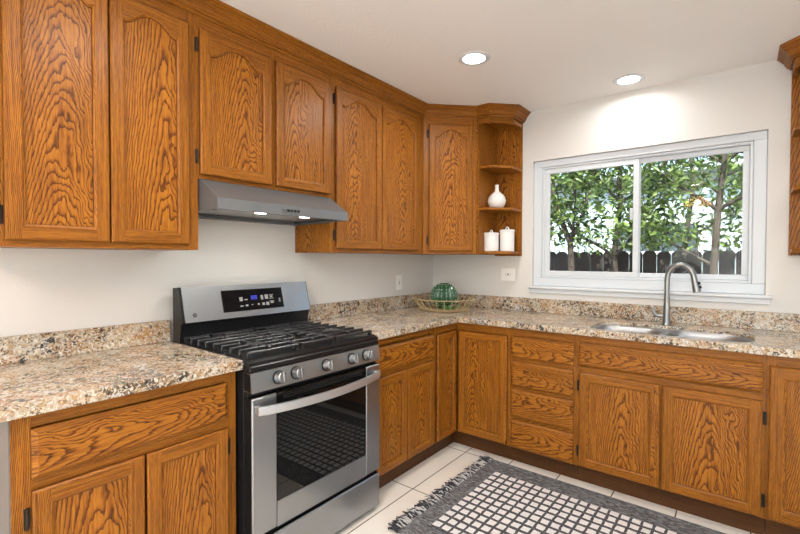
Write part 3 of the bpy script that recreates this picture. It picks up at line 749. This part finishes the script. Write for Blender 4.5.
# ------------------------------------------------------------------ range hood
t = thing('range_hood', 'slim stainless steel under-cabinet range hood above the gas range', 'range hood', (0, -2.290, 0), RZL)
W = .760
m = MB(); th = .004
out = [(-.002, 1.659), (-.322, 1.659), (-.462, 1.568), (-.466, 1.522)]
inn = [(-.460, 1.522), (-.456, 1.566), (-.319, 1.655), (-.002, 1.655)]
m.prism(out+inn, .004, W-.004, axis=0)
for xa, xb in ((0, .004), (W-.004, W)): m.prism([(-.002, 1.515), (-.002, 1.659), (-.322, 1.659), (-.462, 1.568), (-.466, 1.522)], xa, xb, axis=0)
m.build('canopy', HOODST, t, merge=False)
m = MB(); m.prism([(-.4595, 1.5225), (-.425, 1.5225), (-.405, 1.533), (-.405, 1.538), (-.4595, 1.538)], .0045, W-.0045, axis=0); m.box(.0045, W-.0045, -.06, -.003, 1.516, 1.526); m.box(.0045, .03, -.405, -.06, 1.520, 1.527); m.box(W-.03, W-.0045, -.405, -.06, 1.520, 1.527); m.build('underside_rim', HOODST, t, merge=False)
for xa, xb in ((.032, .378), (.382, W-.032)): m = MB(); m.box(xa, xb, -.402, -.062, 1.536, 1.546, ch=.003); m.build('grease_filter', HOODIN, t)
for x in (.225, .480):
    m = MB(); m.box(x-.024, x+.024, -.446, -.422, 1.519, 1.5222, ch=.001); m.build('lamp_lens', HLAMP, t)
    l = area('hood_lamp', (x, -.43, 1.513), (0, 0, 0), .045, .022, 1.0, (1, .95, .86)); l.parent = t
m = MB(); m.add([(.322, -.4670, 1.532), (.430, -.4670, 1.532), (.430, -.4650, 1.556), (.322, -.4650, 1.556), (.322, -.4640, 1.532), (.430, -.4640, 1.532), (.430, -.4620, 1.556), (.322, -.4620, 1.556)], [(0, 1, 2, 3), (4, 7, 6, 5), (0, 4, 5, 1), (1, 5, 6, 2), (2, 6, 7, 3), (3, 7, 4, 0)]); m.build('button_plate', HOODST, t)
for k in range(5):
    m = MB(); x = .336+k*.020; m.tube([(x, -.4655, 1.544), (x, -.471, 1.5435)], .006, 12); m.build('push_button', BLACK if k else CHROME, t)

# ------------------------------------------------------------------ upper cabinets
UF, UB, UT = -.316, 1.350, 2.372
def upper(label, loc, rz, wd, z0):
    t = thing('wall_cabinet', label, 'cabinet', loc, rz)
    m = MB(); m.box(.0008, wd-.0008, UF+.018, -.002, z0, UT, grain=2, du=.12); m.build('carcass', OAK, t); return t
DTOP = 2.306; ST = .062
t = upper('tall honey oak wall cabinet with two arched doors, left of the range hood', (0, -2.976, 0), RZL, .679, UB)
W = .679; zb = UB
face_frame(t, W, UF, [(0, .046, zb, UT), (.632, W, zb, UT)], [(.046, .632, 2.30, UT), (.046, .632, zb, zb+.03)])
door(t, .044, .338, 1.373, DTOP, UF, True, 'L', (1.453, 2.236)); door(t, .343, .636, 1.373, DTOP, UF, True)
t = upper('short honey oak wall cabinet with two arched doors above the range hood', (0, -2.2965, 0), RZL, .767, 1.662)
W = .767; zb = 1.662
face_frame(t, W, UF, [(0, .008, zb, UT), (.750, W, zb, UT), (.365, .400, zb, UT)], [(.008, .75, 2.30, UT), (.008, .75, zb, zb+.025)])
door(t, .004, .368, 1.679, DTOP, UF, True, 'L', (1.756, 2.236)); door(t, .396, .760, 1.679, DTOP, UF, True)
t = upper('tall honey oak wall cabinet with two arched doors, between the hood and the corner', (0, -1.529, 0), RZL, .923, UB)
W = .923; zb = UB
face_frame(t, W, UF, [(0, .045, zb, UT), (.835, W, zb, UT)], [(.045, .835, 2.30, UT), (.045, .835, zb, zb+.03)])
door(t, .040, .440, 1.373, DTOP, UF, True, 'L', (1.449, 2.236)); door(t, .447, .845, 1.373, DTOP, UF, True)

# diagonal corner wall cabinet
fx = -UF; yd = .605; S2 = math.sqrt(.5)
t = thing('corner_wall_cabinet', 'diagonal corner wall cabinet in honey oak with one arched door', 'cabinet', (fx, -yd, 0), PI/4)
wd = (yd-fx)*math.sqrt(2)
def loc45(x, y): dx, dy = x-fx, y+yd; return ((dx+dy)*S2, (dy-dx)*S2)
m = MB(); k_ = .018*S2
poly = [loc45(.002, -.002), loc45(.002, -yd+.001), loc45(fx-2*k_, -yd+.001), loc45(yd-.001, -fx+2*k_), loc45(yd-.001, -.002)]
m.prism(poly, UB, UT, axis=2, grain=2, du=.1); m.build('carcass', OAK, t)
face_frame(t, wd, 0, [(.0015, .044, UB, UT), (wd-.040, wd-.0015, UB, UT)], [(.044, wd-.04, 2.30, UT), (.044, wd-.04, UB, UB+.03)])
door(t, .042, wd-.036, 1.373, DTOP, 0, True, 'L', (1.453, 2.236), mg=.040)

# open end shelves
def shelf_unit(label, mir, x0):
    """x0: edge at the neighbouring cabinet; mir = +1 runs to +x, -1 to -x"""
    t = thing('end_shelf_unit', label, 'shelf unit', (x0, 0, 0))
    L = .225; q = lambda x, y: (x*mir, y)
    foot = lambda e: [q(.019, -.013), q(.019, -.316+e), q(.100-e*.3, -.316+e), q(L-e, -.186-e*.3), q(L-e, -.013)]
    m = MB(); m.box(min(0.0005*mir, L*mir), max(0.0005*mir, L*mir), -.012, -.001, UB-.012, UT, grain=2, du=.03, cu=.11*mir); m.build('back_panel', OAK, t)
    m = MB(); m.box(.0008*mir, .018*mir, -.315, -.0125, UB-.002, UT, grain=2, du=.05); m.build('side_panel', OAK, t)
    for z in (1.354, 1.678, 1.988):
        m = MB(); m.prism(foot(.004), z, z+.018, axis=2, grain=0, cu=-.2); m.build('shelf', OAK, t)
    m = MB(); m.prism(foot(.004), 2.352, UT, axis=2, grain=0); m.build('top_board', OAK, t)
    # valance under the crown with shallow arches in its lower edge
    P = [(.019, -.316), (.100, -.316), (L, -.186), (L, -.0125)]
    m = MB()
    for (a, b) in zip(P[:-1], P[1:]):
        a = Vector(a); b = Vector(b); d = (b-a); n = Vector((d.y, -d.x)).normalized(); ln = d.length; N = 10
        v = []
        for i in range(N+1):
            s_ = i/N; p = a+d*s_; zz = 2.318-.010*(abs(2*s_-1)**3)
            for o_ in (0, .014):
                pp = p-n*o_
                v += [(*q(pp.x, pp.y), zz), (*q(pp.x, pp.y), 2.3515)]
        f = []
        for i in range(N):
            k = i*4
            f += [(k, k+4, k+5, k+1), (k+2, k+3, k+7, k+6), (k, k+2, k+6, k+4), (k+1, k+5, k+7, k+3)]
        f += [(0, 1, 3, 2), (N*4, N*4+2, N*4+3, N*4+1)]
        m.add(v, f, gdir=(d.x*mir, d.y, 0))
    m.build('valance', OAK, t, merge=False)
    return t
shelf_unit('open oak end shelf unit beside the window, holding a vase and canisters', 1, .605)
shelf_unit('open oak end shelf unit on the right of the window, cut by the photo edge', -1, 2.602)
t = upper('honey oak wall cabinet right of the window, beside the empty end shelves', (2.603, 0, 0), 0, .45, UB)
W = .45; face_frame(t, W, UF, [(0, .04, UB, UT), (.41, W, UB, UT)], [(.04, .41, 2.30, UT), (.04, .41, UB, UB+.03)])
door(t, .034, .416, 1.373, DTOP, UF, True)

# crown moulding swept along the cabinet fronts
def crown(path, label):
    prof = [(.0008, 2.360), (.008, 2.360), (.011, 2.369), (.021, 2.371), (.021, 2.379), (.025, 2.383), (.033, 2.397), (.033, 2.401), (.044, 2.409), (.044, 2.414), (.053, 2.419), (.053, 2.424), (.062, 2.428), (.062, H-.0006), (.0008, H-.0006)]
    P = [Vector(p) for p in path]; n = len(P); offs = []
    for i in range(n):
        ns = []
        if i > 0: d = (P[i]-P[i-1]).normalized(); ns.append(Vector((d.y, -d.x)))
        if i < n-1: d = (P[i+1]-P[i]).normalized(); ns.append(Vector((d.y, -d.x)))
        if len(ns) == 1: offs.append(ns[0])
        else: b = (ns[0]+ns[1]); offs.append(b/(1+ns[0].dot(ns[1])))
    m = MB(); K = len(prof)
    for i in range(n-1):
        v = []; f = []
        for j in (i, i+1):
            for o_, z in prof: p = P[j]+offs[j]*o_; v.append((p.x, p.y, z))
        for k in range(K): f.append((k, (k+1) % K, K+(k+1) % K, K+k))
        if i == 0: f.append(list(range(K)))
        if i == n-2: f.append(list(range(K, 2*K)))
        d = P[i+1]-P[i]; m.add(v, f, gdir=(d.x, d.y, 0))
    return tag(m.build('crown_molding', OAK, None), label, 'molding')
crown([(.316, -2.976), (.316, -.605), (.605, -.316), (.705, -.316), (.830, -.186), (.830, -.001)], 'long stepped oak crown molding along the top of the left and corner cabinets')
crown([(2.377, -.001), (2.377, -.186), (2.502, -.316), (3.053, -.316)], 'short stepped oak crown molding at the photo right edge, over the empty shelves')

# ------------------------------------------------------------------ shelf ornaments
m = MB(); prof = [(0, 0), (.036, 0), (.040, .003), (.056, .022), (.066, .046), (.068, .064), (.063, .086), (.049, .108), (.031, .124), (.018, .136), (.0135, .150), (.0130, .176), (.0150, .186), (.0115, .187), (.0095, .176), (.0095, .150), (0, .14)]
m.lathe(prof, (0, 0, 0), 40); v_ = m.build('vase', MATTE); v_.location = (.688, -.150, 1.6965); tag(v_, 'white long-necked bulb vase on the middle corner shelf', 'vase')
def canister(x, y, r, h, label):
    t = thing('canister', label, 'canister', (x, y, 1.3725), -.62, 'white canisters on the lowest corner shelf')
    m = MB(); m.lathe([(0, 0), (r-.003, 0), (r, .003), (r, h-.002), (r-.002, h), (0, h)], (0, 0, 0), 36); m.build('jar', WHITE, t)
    m = MB(); m.lathe([(0, h+.0005), (r+.003, h+.0005), (r+.003, h+.012), (r-.002, h+.016), (0, h+.018)], (0, 0, 0), 36); l = m.build('lid', WHITE, t)
    m = MB(); m.tube([(.020*math.cos(a), 0, h+.016+.021*math.sin(a)) for a in [PI*i/10 for i in range(11)]], .0045, 8); m.build('lid_handle', WHITE, l)
    m = MB()
    for k, z in enumerate((.62, .54, .46, .36, .30)):
        a0 = -PI/2-.42+.05*(k % 2); a1 = -PI/2+.42-.08*(k % 3); n = 8; vv = []; ff = []
        for i in range(n+1):
            a = a0+(a1-a0)*i/n
            for zz in (h*z, h*z+.0035): vv.append(((r+.0004)*math.cos(a), (r+.0004)*math.sin(a), zz))
        for i in range(n): ff.append((2*i, 2*i+2, 2*i+3, 2*i+1))
        m.add(vv, ff)
    m.build('printed_line', simple('pale_grey_print', (.66, .66, .67), .5) if 'pale_grey_print' not in bpy.data.materials else bpy.data.materials['pale_grey_print'], t, recalc=False)
    return t
canister(.660, -.185, .056, .126, 'shorter white canister with a loop-handled lid, left of the pair')
canister(.758, -.115, .054, .150, 'taller white canister with a loop-handled lid, right of the pair')

# ------------------------------------------------------------------ tray with a cactus in the corner
TX, TY = .337, -.345
t = thing('basket_tray', 'round wicker tray with a low open cane rail on the corner countertop', 'tray', (TX, TY, CT))
m = MB(); m.lathe([(0, .001), (.182, .001), (.190, .004), (.193, .009), (.190, .014), (.182, .0155), (.176, .012), (0, .010)], (0, 0, 0), 48); b = m.build('woven_base', WICKER, t)
m = MB()
for i in range(64):
    a = 2*PI*i/64; r = .190; m.tube([((r+.004)*math.cos(a-.06), (r+.004)*math.sin(a-.06), .003), ((r+.007)*math.cos(a), (r+.007)*math.sin(a), .010), ((r+.001)*math.cos(a+.06), (r+.001)*math.sin(a+.06), .017)], .0045, 5)
m.build('woven_edge', WICKER, b)
for i in range(24):
    a = 2*PI*i/24+.05; m = MB(); m.tube([(.184*math.cos(a), .184*math.sin(a), .013), (.243*math.cos(a), .243*math.sin(a), .094)], .0024, 6); m.build('spoke', BAMBOO, t)
m = MB(); m.tube([(.240*math.cos(2*PI*i/56), .240*math.sin(2*PI*i/56), .090) for i in range(56)], .0030, 6, closed=True); m.build('rail', BAMBOO, t)
t = thing('cactus', 'glossy green ribbed ball cactus ornament standing on the wicker tray', 'cactus', (TX-.010, TY+.015, CT+.0130))
m = MB(); NR = 16; v = []; f = []; nj, ni = 24, NR*8
for j in range(nj+1):
    th = PI*j/nj
    for i in range(ni):
        a = 2*PI*i/ni; rib = abs(math.cos(a*NR/2)); rr = .112*(1+.10*math.sin(th)**.6*(rib-.5)) if 0 < j < nj else .112
        v.append((rr*math.sin(th)*math.cos(a)*.92, rr*math.sin(th)*math.sin(a)*.92, .098-rr*.92*math.cos(th)*.96-.001))
for j in range(nj):
    for i in range(ni): f.append((j*ni+i, j*ni+(i+1) % ni, (j+1)*ni+(i+1) % ni, (j+1)*ni+i))
m.add(v, f, smooth=True); m.build('body', CACT, t)
m = MB()
for k in range(NR):
    a = 2*PI*k/NR
    for q in range(1, 9):
        th = PI*(.10+.72*q/9); rr = .112*1.05; n = Vector((math.sin(th)*math.cos(a), math.sin(th)*math.sin(a), math.cos(th)))
        c0 = Vector((n.x*rr*.92, n.y*rr*.92, .098+n.z*rr*.885))
        for e in range(4):
            dv = (n+Vector((random.uniform(-.9, .9), random.uniform(-.9, .9), random.uniform(-.9, .9)))).normalized(); m.tube([c0-n*.003, c0+dv*.012], [.0011, .0004], 4, smooth=False)
m.build('spine', SPINE, t)['kind'] = 'stuff'
m = MB()
for k in range(16):
    a = -.9+random.uniform(-.5, .5); r0 = random.uniform(.118, .16); p = Vector((r0*math.cos(a), r0*math.sin(a), .003)); dv = Vector((random.uniform(-.4, .9), random.uniform(-.6, .4), random.uniform(.1, .5))).normalized(); sd = dv.orthogonal().normalized()*.008
    q = p+dv*.022; e = p+dv*.042; m.add([p, q+sd, e, q-sd], [(0, 1, 2, 3)])
sp_ = m.build('leaf_sprig', SPRIG, t, recalc=False)

# ------------------------------------------------------------------ outlets
def outlet(label, loc, rz, wpl, hpl, turned):
    t = thing('wall_outlet', label, 'outlet', loc, rz, 'wall outlets')
    m = MB(); m.box(-wpl/2, wpl/2, -.006, -.0006, -hpl/2, hpl/2, ch=.003); m.build('cover_plate', PLASTIC, t)
    m = MB(); m.box(-.017, .017, -.008, -.0061, -.034, .034, ch=.001) if not turned else m.box(-.034, .034, -.008, -.0061, -.017, .017, ch=.001); s = m.build('socket_face', PLASTIC, t)
    for k in (-1, 1):
        m = MB()
        for a, b in ((-.006, .004), (.006, .003)):
            c = k*.019
            if not turned: m.box(a-.001, a+.001, -.0085, -.0079, c-b, c+b)
            else: m.box(c-b, c+b, -.0085, -.0079, a-.001, a+.001)
        m.build('slot', SLOT, s)
    m = MB()
    if not turned: m.box(-.006, .006, -.0095, -.0079, -.006, .006, ch=.001)
    else: m.box(-.006, .006, -.0095, -.0079, -.006, .006, ch=.001)
    m.build('reset_button', SLOT, s)
outlet('upright white outlet on the left wall above the corner backsplash', (0, -.495, 1.122), RZL, .074, .120, False)
outlet('sideways white outlet on the window wall under the end shelves', (.719, 0, 1.192), 0, .120, .098, True)

# ------------------------------------------------------------------ ceiling lights
def downlight(x, y, label, power, seen=True):
    t = thing('recessed_downlight', label, 'ceiling light', (x, y, H), 0, 'recessed ceiling lights')
    m = MB(); m.lathe([(.062, -.0006), (.088, -.0006), (.090, -.003), (.086, -.006), (.070, -.008), (.062, -.006)], (0, 0, 0), 36)
    m.f.pop(); m.f.pop(); m.uv.pop(); m.uv.pop(); m.sm.pop(); m.sm.pop(); m.mi.pop(); m.mi.pop()
    m.build('trim_ring', TRIMW, t)
    m = MB(); m.lathe([(0, -.0006), (.0615, -.0006), (.0615, -.0050), (.050, -.0085), (0, -.0105)], (0, 0, 0), 32); m.build('lens', LAMP, t)
    l = area('downlight_lamp', (0, 0, -.014), (0, 0, 0), .12, .12, power, (1, .985, .965), 'DISK', 170); l.parent = t
downlight(.985, -1.064, 'round recessed downlight glowing in the ceiling in front of the corner cabinets', 9)
downlight(1.604, -.215, 'round recessed downlight close to the wall above the window', 3.3)
for x, y, pw in ((1.15, -2.55, 10), (2.75, -1.1, 3.5), (2.75, -2.6, 7), (1.6, -4.4, 6), (3.4, -4.2, 6)):  # unseen downlights added to brighten the room
    downlight(x, y, 'round recessed ceiling light, unseen and added, behind or beside the camera', pw)
t = thing('pendant_lamp', 'amber pendant lamp behind the camera, mirrored faintly in the window glass', 'lamp', (1.66, -4.0, 2.07))
m = MB(); m.lathe([(.02, .13), (.05, .125), (.11, .09), (.155, .03), (.165, 0), (.160, 0), (.15, .03), (.105, .085), (.05, .118), (.02, .122)], (0, 0, 0), 32); m.build('lamp_shade', AMBER, t)
m = MB(); m.tube([(0, 0, .12), (0, 0, H-2.07-.02)], .006, 8); m.lathe([(0, H-2.07-.03), (.05, H-2.07-.025), (.055, H-2.07-.001), (0, H-2.07-.001)], (0, 0, 0), 20); m.build('stem', BRONZE, t)
l = bpy.data.lights.new('ceiling_fill', 'POINT'); l.energy = 24; l.shadow_soft_size = .04; l.color = (1, .97, .93)
lo = bpy.data.objects.new('ceiling_fill', l); C.objects.link(lo); lo.parent = t; lo.location = (.09, 0, .20)  # fill light added above the shade to brighten the ceiling

# ------------------------------------------------------------------ rug
t = thing('rug', 'woven grey rug with a grid of white squares and knotted fringe on the tile floor', 'rug', (1.006, -.800, 0), math.radians(-.6))
m = MB(); m.box(-.105, 1.47, -.83, .145, .001, .009, ch=.002); m.build('woven_field', RUG, t)
rnd = random.Random(5)
for end, sg in ((-.105, -1), (1.47, 1)):
    m = MB(); y = -.825
    while y < .14:
        base = Vector((end, y, .006)); sp = rnd.uniform(-.35, .15)
        for k in range(9):
            l_ = rnd.uniform(.03, .068); an = sp+rnd.uniform(-.75, .75); d = Vector((sg*math.cos(an), math.sin(an), 0)); p1 = base+d*l_*.5+Vector((0, 0, rnd.uniform(.002, .018))); p2 = base+d*l_+Vector((0, 0, rnd.uniform(-.002, .012)))
            m.tube([base+Vector((sg*-.012, rnd.uniform(-.012, .012), .003)), p1, p2], [.0046, .0046, .0030], 5, mi=rnd.choice((0, 0, 0, 1, 1)))
        y += .026
    m.build('fringe', [YARN_D, YARN_W], t, merge=False)

# ------------------------------------------------------------------ outside the window
struct(bx('ground', GROUND, None, -9, 12, .16, 16, -.3, -.15))
t = thing('picket_fence', 'dark brown round-topped picket fence behind the yard trees', 'fence', (0, 2.5, -.15))
m = MB(); rnd = random.Random(3); x = -1.6
while x < 4.4:
    wv = .138; top = 1.565+rnd.uniform(-.006, .006); poly = [(x, 0), (x+wv, 0), (x+wv, top-.045)]
    for i in range(1, 8): a = PI*i/8; poly.append((x+wv/2+wv/2*math.cos(a), top-.045+.045*math.sin(a)))
    poly.append((x, top-.045)); m.prism(poly, -.009, .009, axis=1); x += .143
m.build('picket_panel', FENCE, t, merge=False)
for z in (.35, 1.05): bx('rail', FENCE, t, -1.6, 4.4, .010, .048, z, z+.09)
t = thing('neighbour_house', 'pale blue-grey neighbouring house wall behind the trees', 'house', (0, 6.4, -.15))
bx('wall', HOUSEW, t, -8, 9, 0, .2, 0, 3.05)
for x0 in (-2.6, .1, 2.9):
    f_ = MB(); frame_rect(f_, x0, x0+1.5, 1.55, 2.2, .07, -.03, -.001); ff = f_.build('window', TRIMW, t); bx('pane', HOUSEG, ff, x0+.07, x0+1.43, -.02, -.005, 1.62, 2.13)
bx('eave', HOUSEW, t, -8.2, 9.2, -.35, .0, 3.05, 3.2)

def tree(label, loc, trunk, brs, nleaf, seed, spread, mat, group='yard trees', low=1.2):
    rnd = random.Random(seed); t = thing('tree', label, 'tree', loc, 0, group)
    m = MB(); tips = []
    r0 = .045; n = len(trunk); m.tube(trunk, [r0*(1-.55*i/(n-1)) for i in range(n)], 9)
    pts = [Vector(p) for p in trunk]
    for (i, dv, ln) in brs:
        p = pts[i]; d = Vector(dv).normalized(); path = [p]; rad = [.020]
        for k in range(1, 6):
            d = (d+Vector((rnd.uniform(-.22, .22), rnd.uniform(-.22, .22), rnd.uniform(-.12, .2)))).normalized(); path.append(path[-1]+d*ln/5); rad.append(.020*(1-k*.17))
        m.tube(path, rad, 7)
        for k in range(1, 6):
            tips.append(path[k])
            for q in range(3):
                d2 = (d+Vector((rnd.uniform(-1, 1), rnd.uniform(-1, 1), rnd.uniform(-.7, .7)))).normalized(); e = path[k]+d2*rnd.uniform(.18, .42)
                m.tube([path[k], path[k].lerp(e, .5)+Vector((0, 0, .03)), e], [.006, .004, .002], 5); tips += [path[k].lerp(e, .5), e, e]
    tips += pts[-2:]
    m.build('trunk', BARK, t, merge=False)
    lf = MB()
    for k in range(nleaf):
        c = rnd.choice(tips)+Vector((rnd.gauss(0, spread), rnd.gauss(0, spread), rnd.gauss(0, spread*.9)))
        if c.z < low or c.y+loc[1] < .35: continue
        L = rnd.uniform(.07, .14); wd_ = L*rnd.uniform(.26, .40); d = Vector((rnd.gauss(0, 1), rnd.gauss(0, 1), rnd.gauss(-.45, .6))).normalized(); s_ = d.cross(Vector((rnd.gauss(0, 1), rnd.gauss(0, 1), rnd.gauss(0, 1)))).normalized()*wd_*.5; nn = d.cross(s_).normalized()*wd_*.18
        a = c; b = c+d*L*.45; e = c+d*L-nn*1.5
        lf.add([a, b+s_+nn, e, b-s_+nn, b], [(0, 4, 1), (1, 4, 2), (0, 3, 4), (3, 2, 4)], newpiece=False)
    lf.build('foliage', mat, t, recalc=False, merge=False)
Z = -.15
tree('leaning forked yard tree seen in the left window pane', (.58, 2.0, Z), [(0, 0, 0), (.0, 0, .7), (.02, 0, 1.35), (.0, .02, 1.65), (-.12, .03, 1.95), (-.22, .05, 2.3), (-.2, .1, 2.8)],
     [(3, (.5, .1, 1), 1.1), (3, (.25, -.2, 1), .9), (4, (-.6, .3, .7), .8), (5, (.9, .1, .5), 1.0), (5, (-.5, -.1, .8), .8), (6, (.5, .2, .8), .8)], 2400, 11, .13, LEAF, low=1.5)
tree('slim yard tree by the window frame between the two panes', (1.05, 2.15, Z), [(0, 0, 0), (.02, 0, .8), (-.03, .02, 1.5), (.03, .02, 2.1), (.0, .05, 2.7)],
     [(2, (-.8, .2, .5), .7), (2, (.7, -.1, .7), .9), (3, (-.7, 0, .6), .9), (3, (.8, .3, .5), 1.0), (4, (.4, 0, .8), .9), (4, (-.6, .2, .6), .8)], 2400, 12, .15, LEAF, low=1.55)
tree('straight-trunked yard tree seen in the right window pane', (1.95, 2.0, Z), [(0, 0, 0), (.0, 0, .8), (.005, 0, 1.4), (.03, 0, 1.95), (.07, .02, 2.4), (.08, .04, 2.9)],
     [(2, (-.9, .3, .5), .8), (3, (-.9, -.1, .5), 1.1), (3, (.8, .2, .6), .9), (4, (-.8, .3, .6), 1.0), (4, (.7, -.2, .5), .9), (5, (-.6, 0, .7), .9), (5, (.6, .2, .7), .9)], 3600, 13, .15, LEAF, low=1.6)
tree('bushy pale-leaved tree beyond the fence', (1.6, 3.6, Z), [(0, 0, 0), (.03, 0, .9), (-.03, .03, 1.7), (.05, .02, 2.4), (.0, 0, 3.1)],
     [(2, (-.9, 0, .6), 1.3), (2, (.9, .1, .6), 1.3), (3, (-.9, .2, .5), 1.4), (3, (.9, 0, .5), 1.4), (4, (.8, 0, .6), 1.2), (4, (-.8, 0, .6), 1.2)], 2300, 14, .20, LEAF2, low=1.75)
tree('bushy tree beyond the fence behind the right pane trunk', (2.75, 3.5, Z), [(0, 0, 0), (.03, 0, .9), (-.03, .03, 1.6), (.05, .02, 2.2), (.0, 0, 2.9)],
     [(1, (-.9, -.1, .5), 1.2), (1, (.6, -.1, .6), 1.0), (2, (-.9, 0, .4), 1.3), (2, (.9, .1, .6), 1.1), (3, (-.9, .2, .5), 1.3), (4, (-.8, 0, .6), 1.1)], 2200, 15, .20, LEAF, low=1.5)
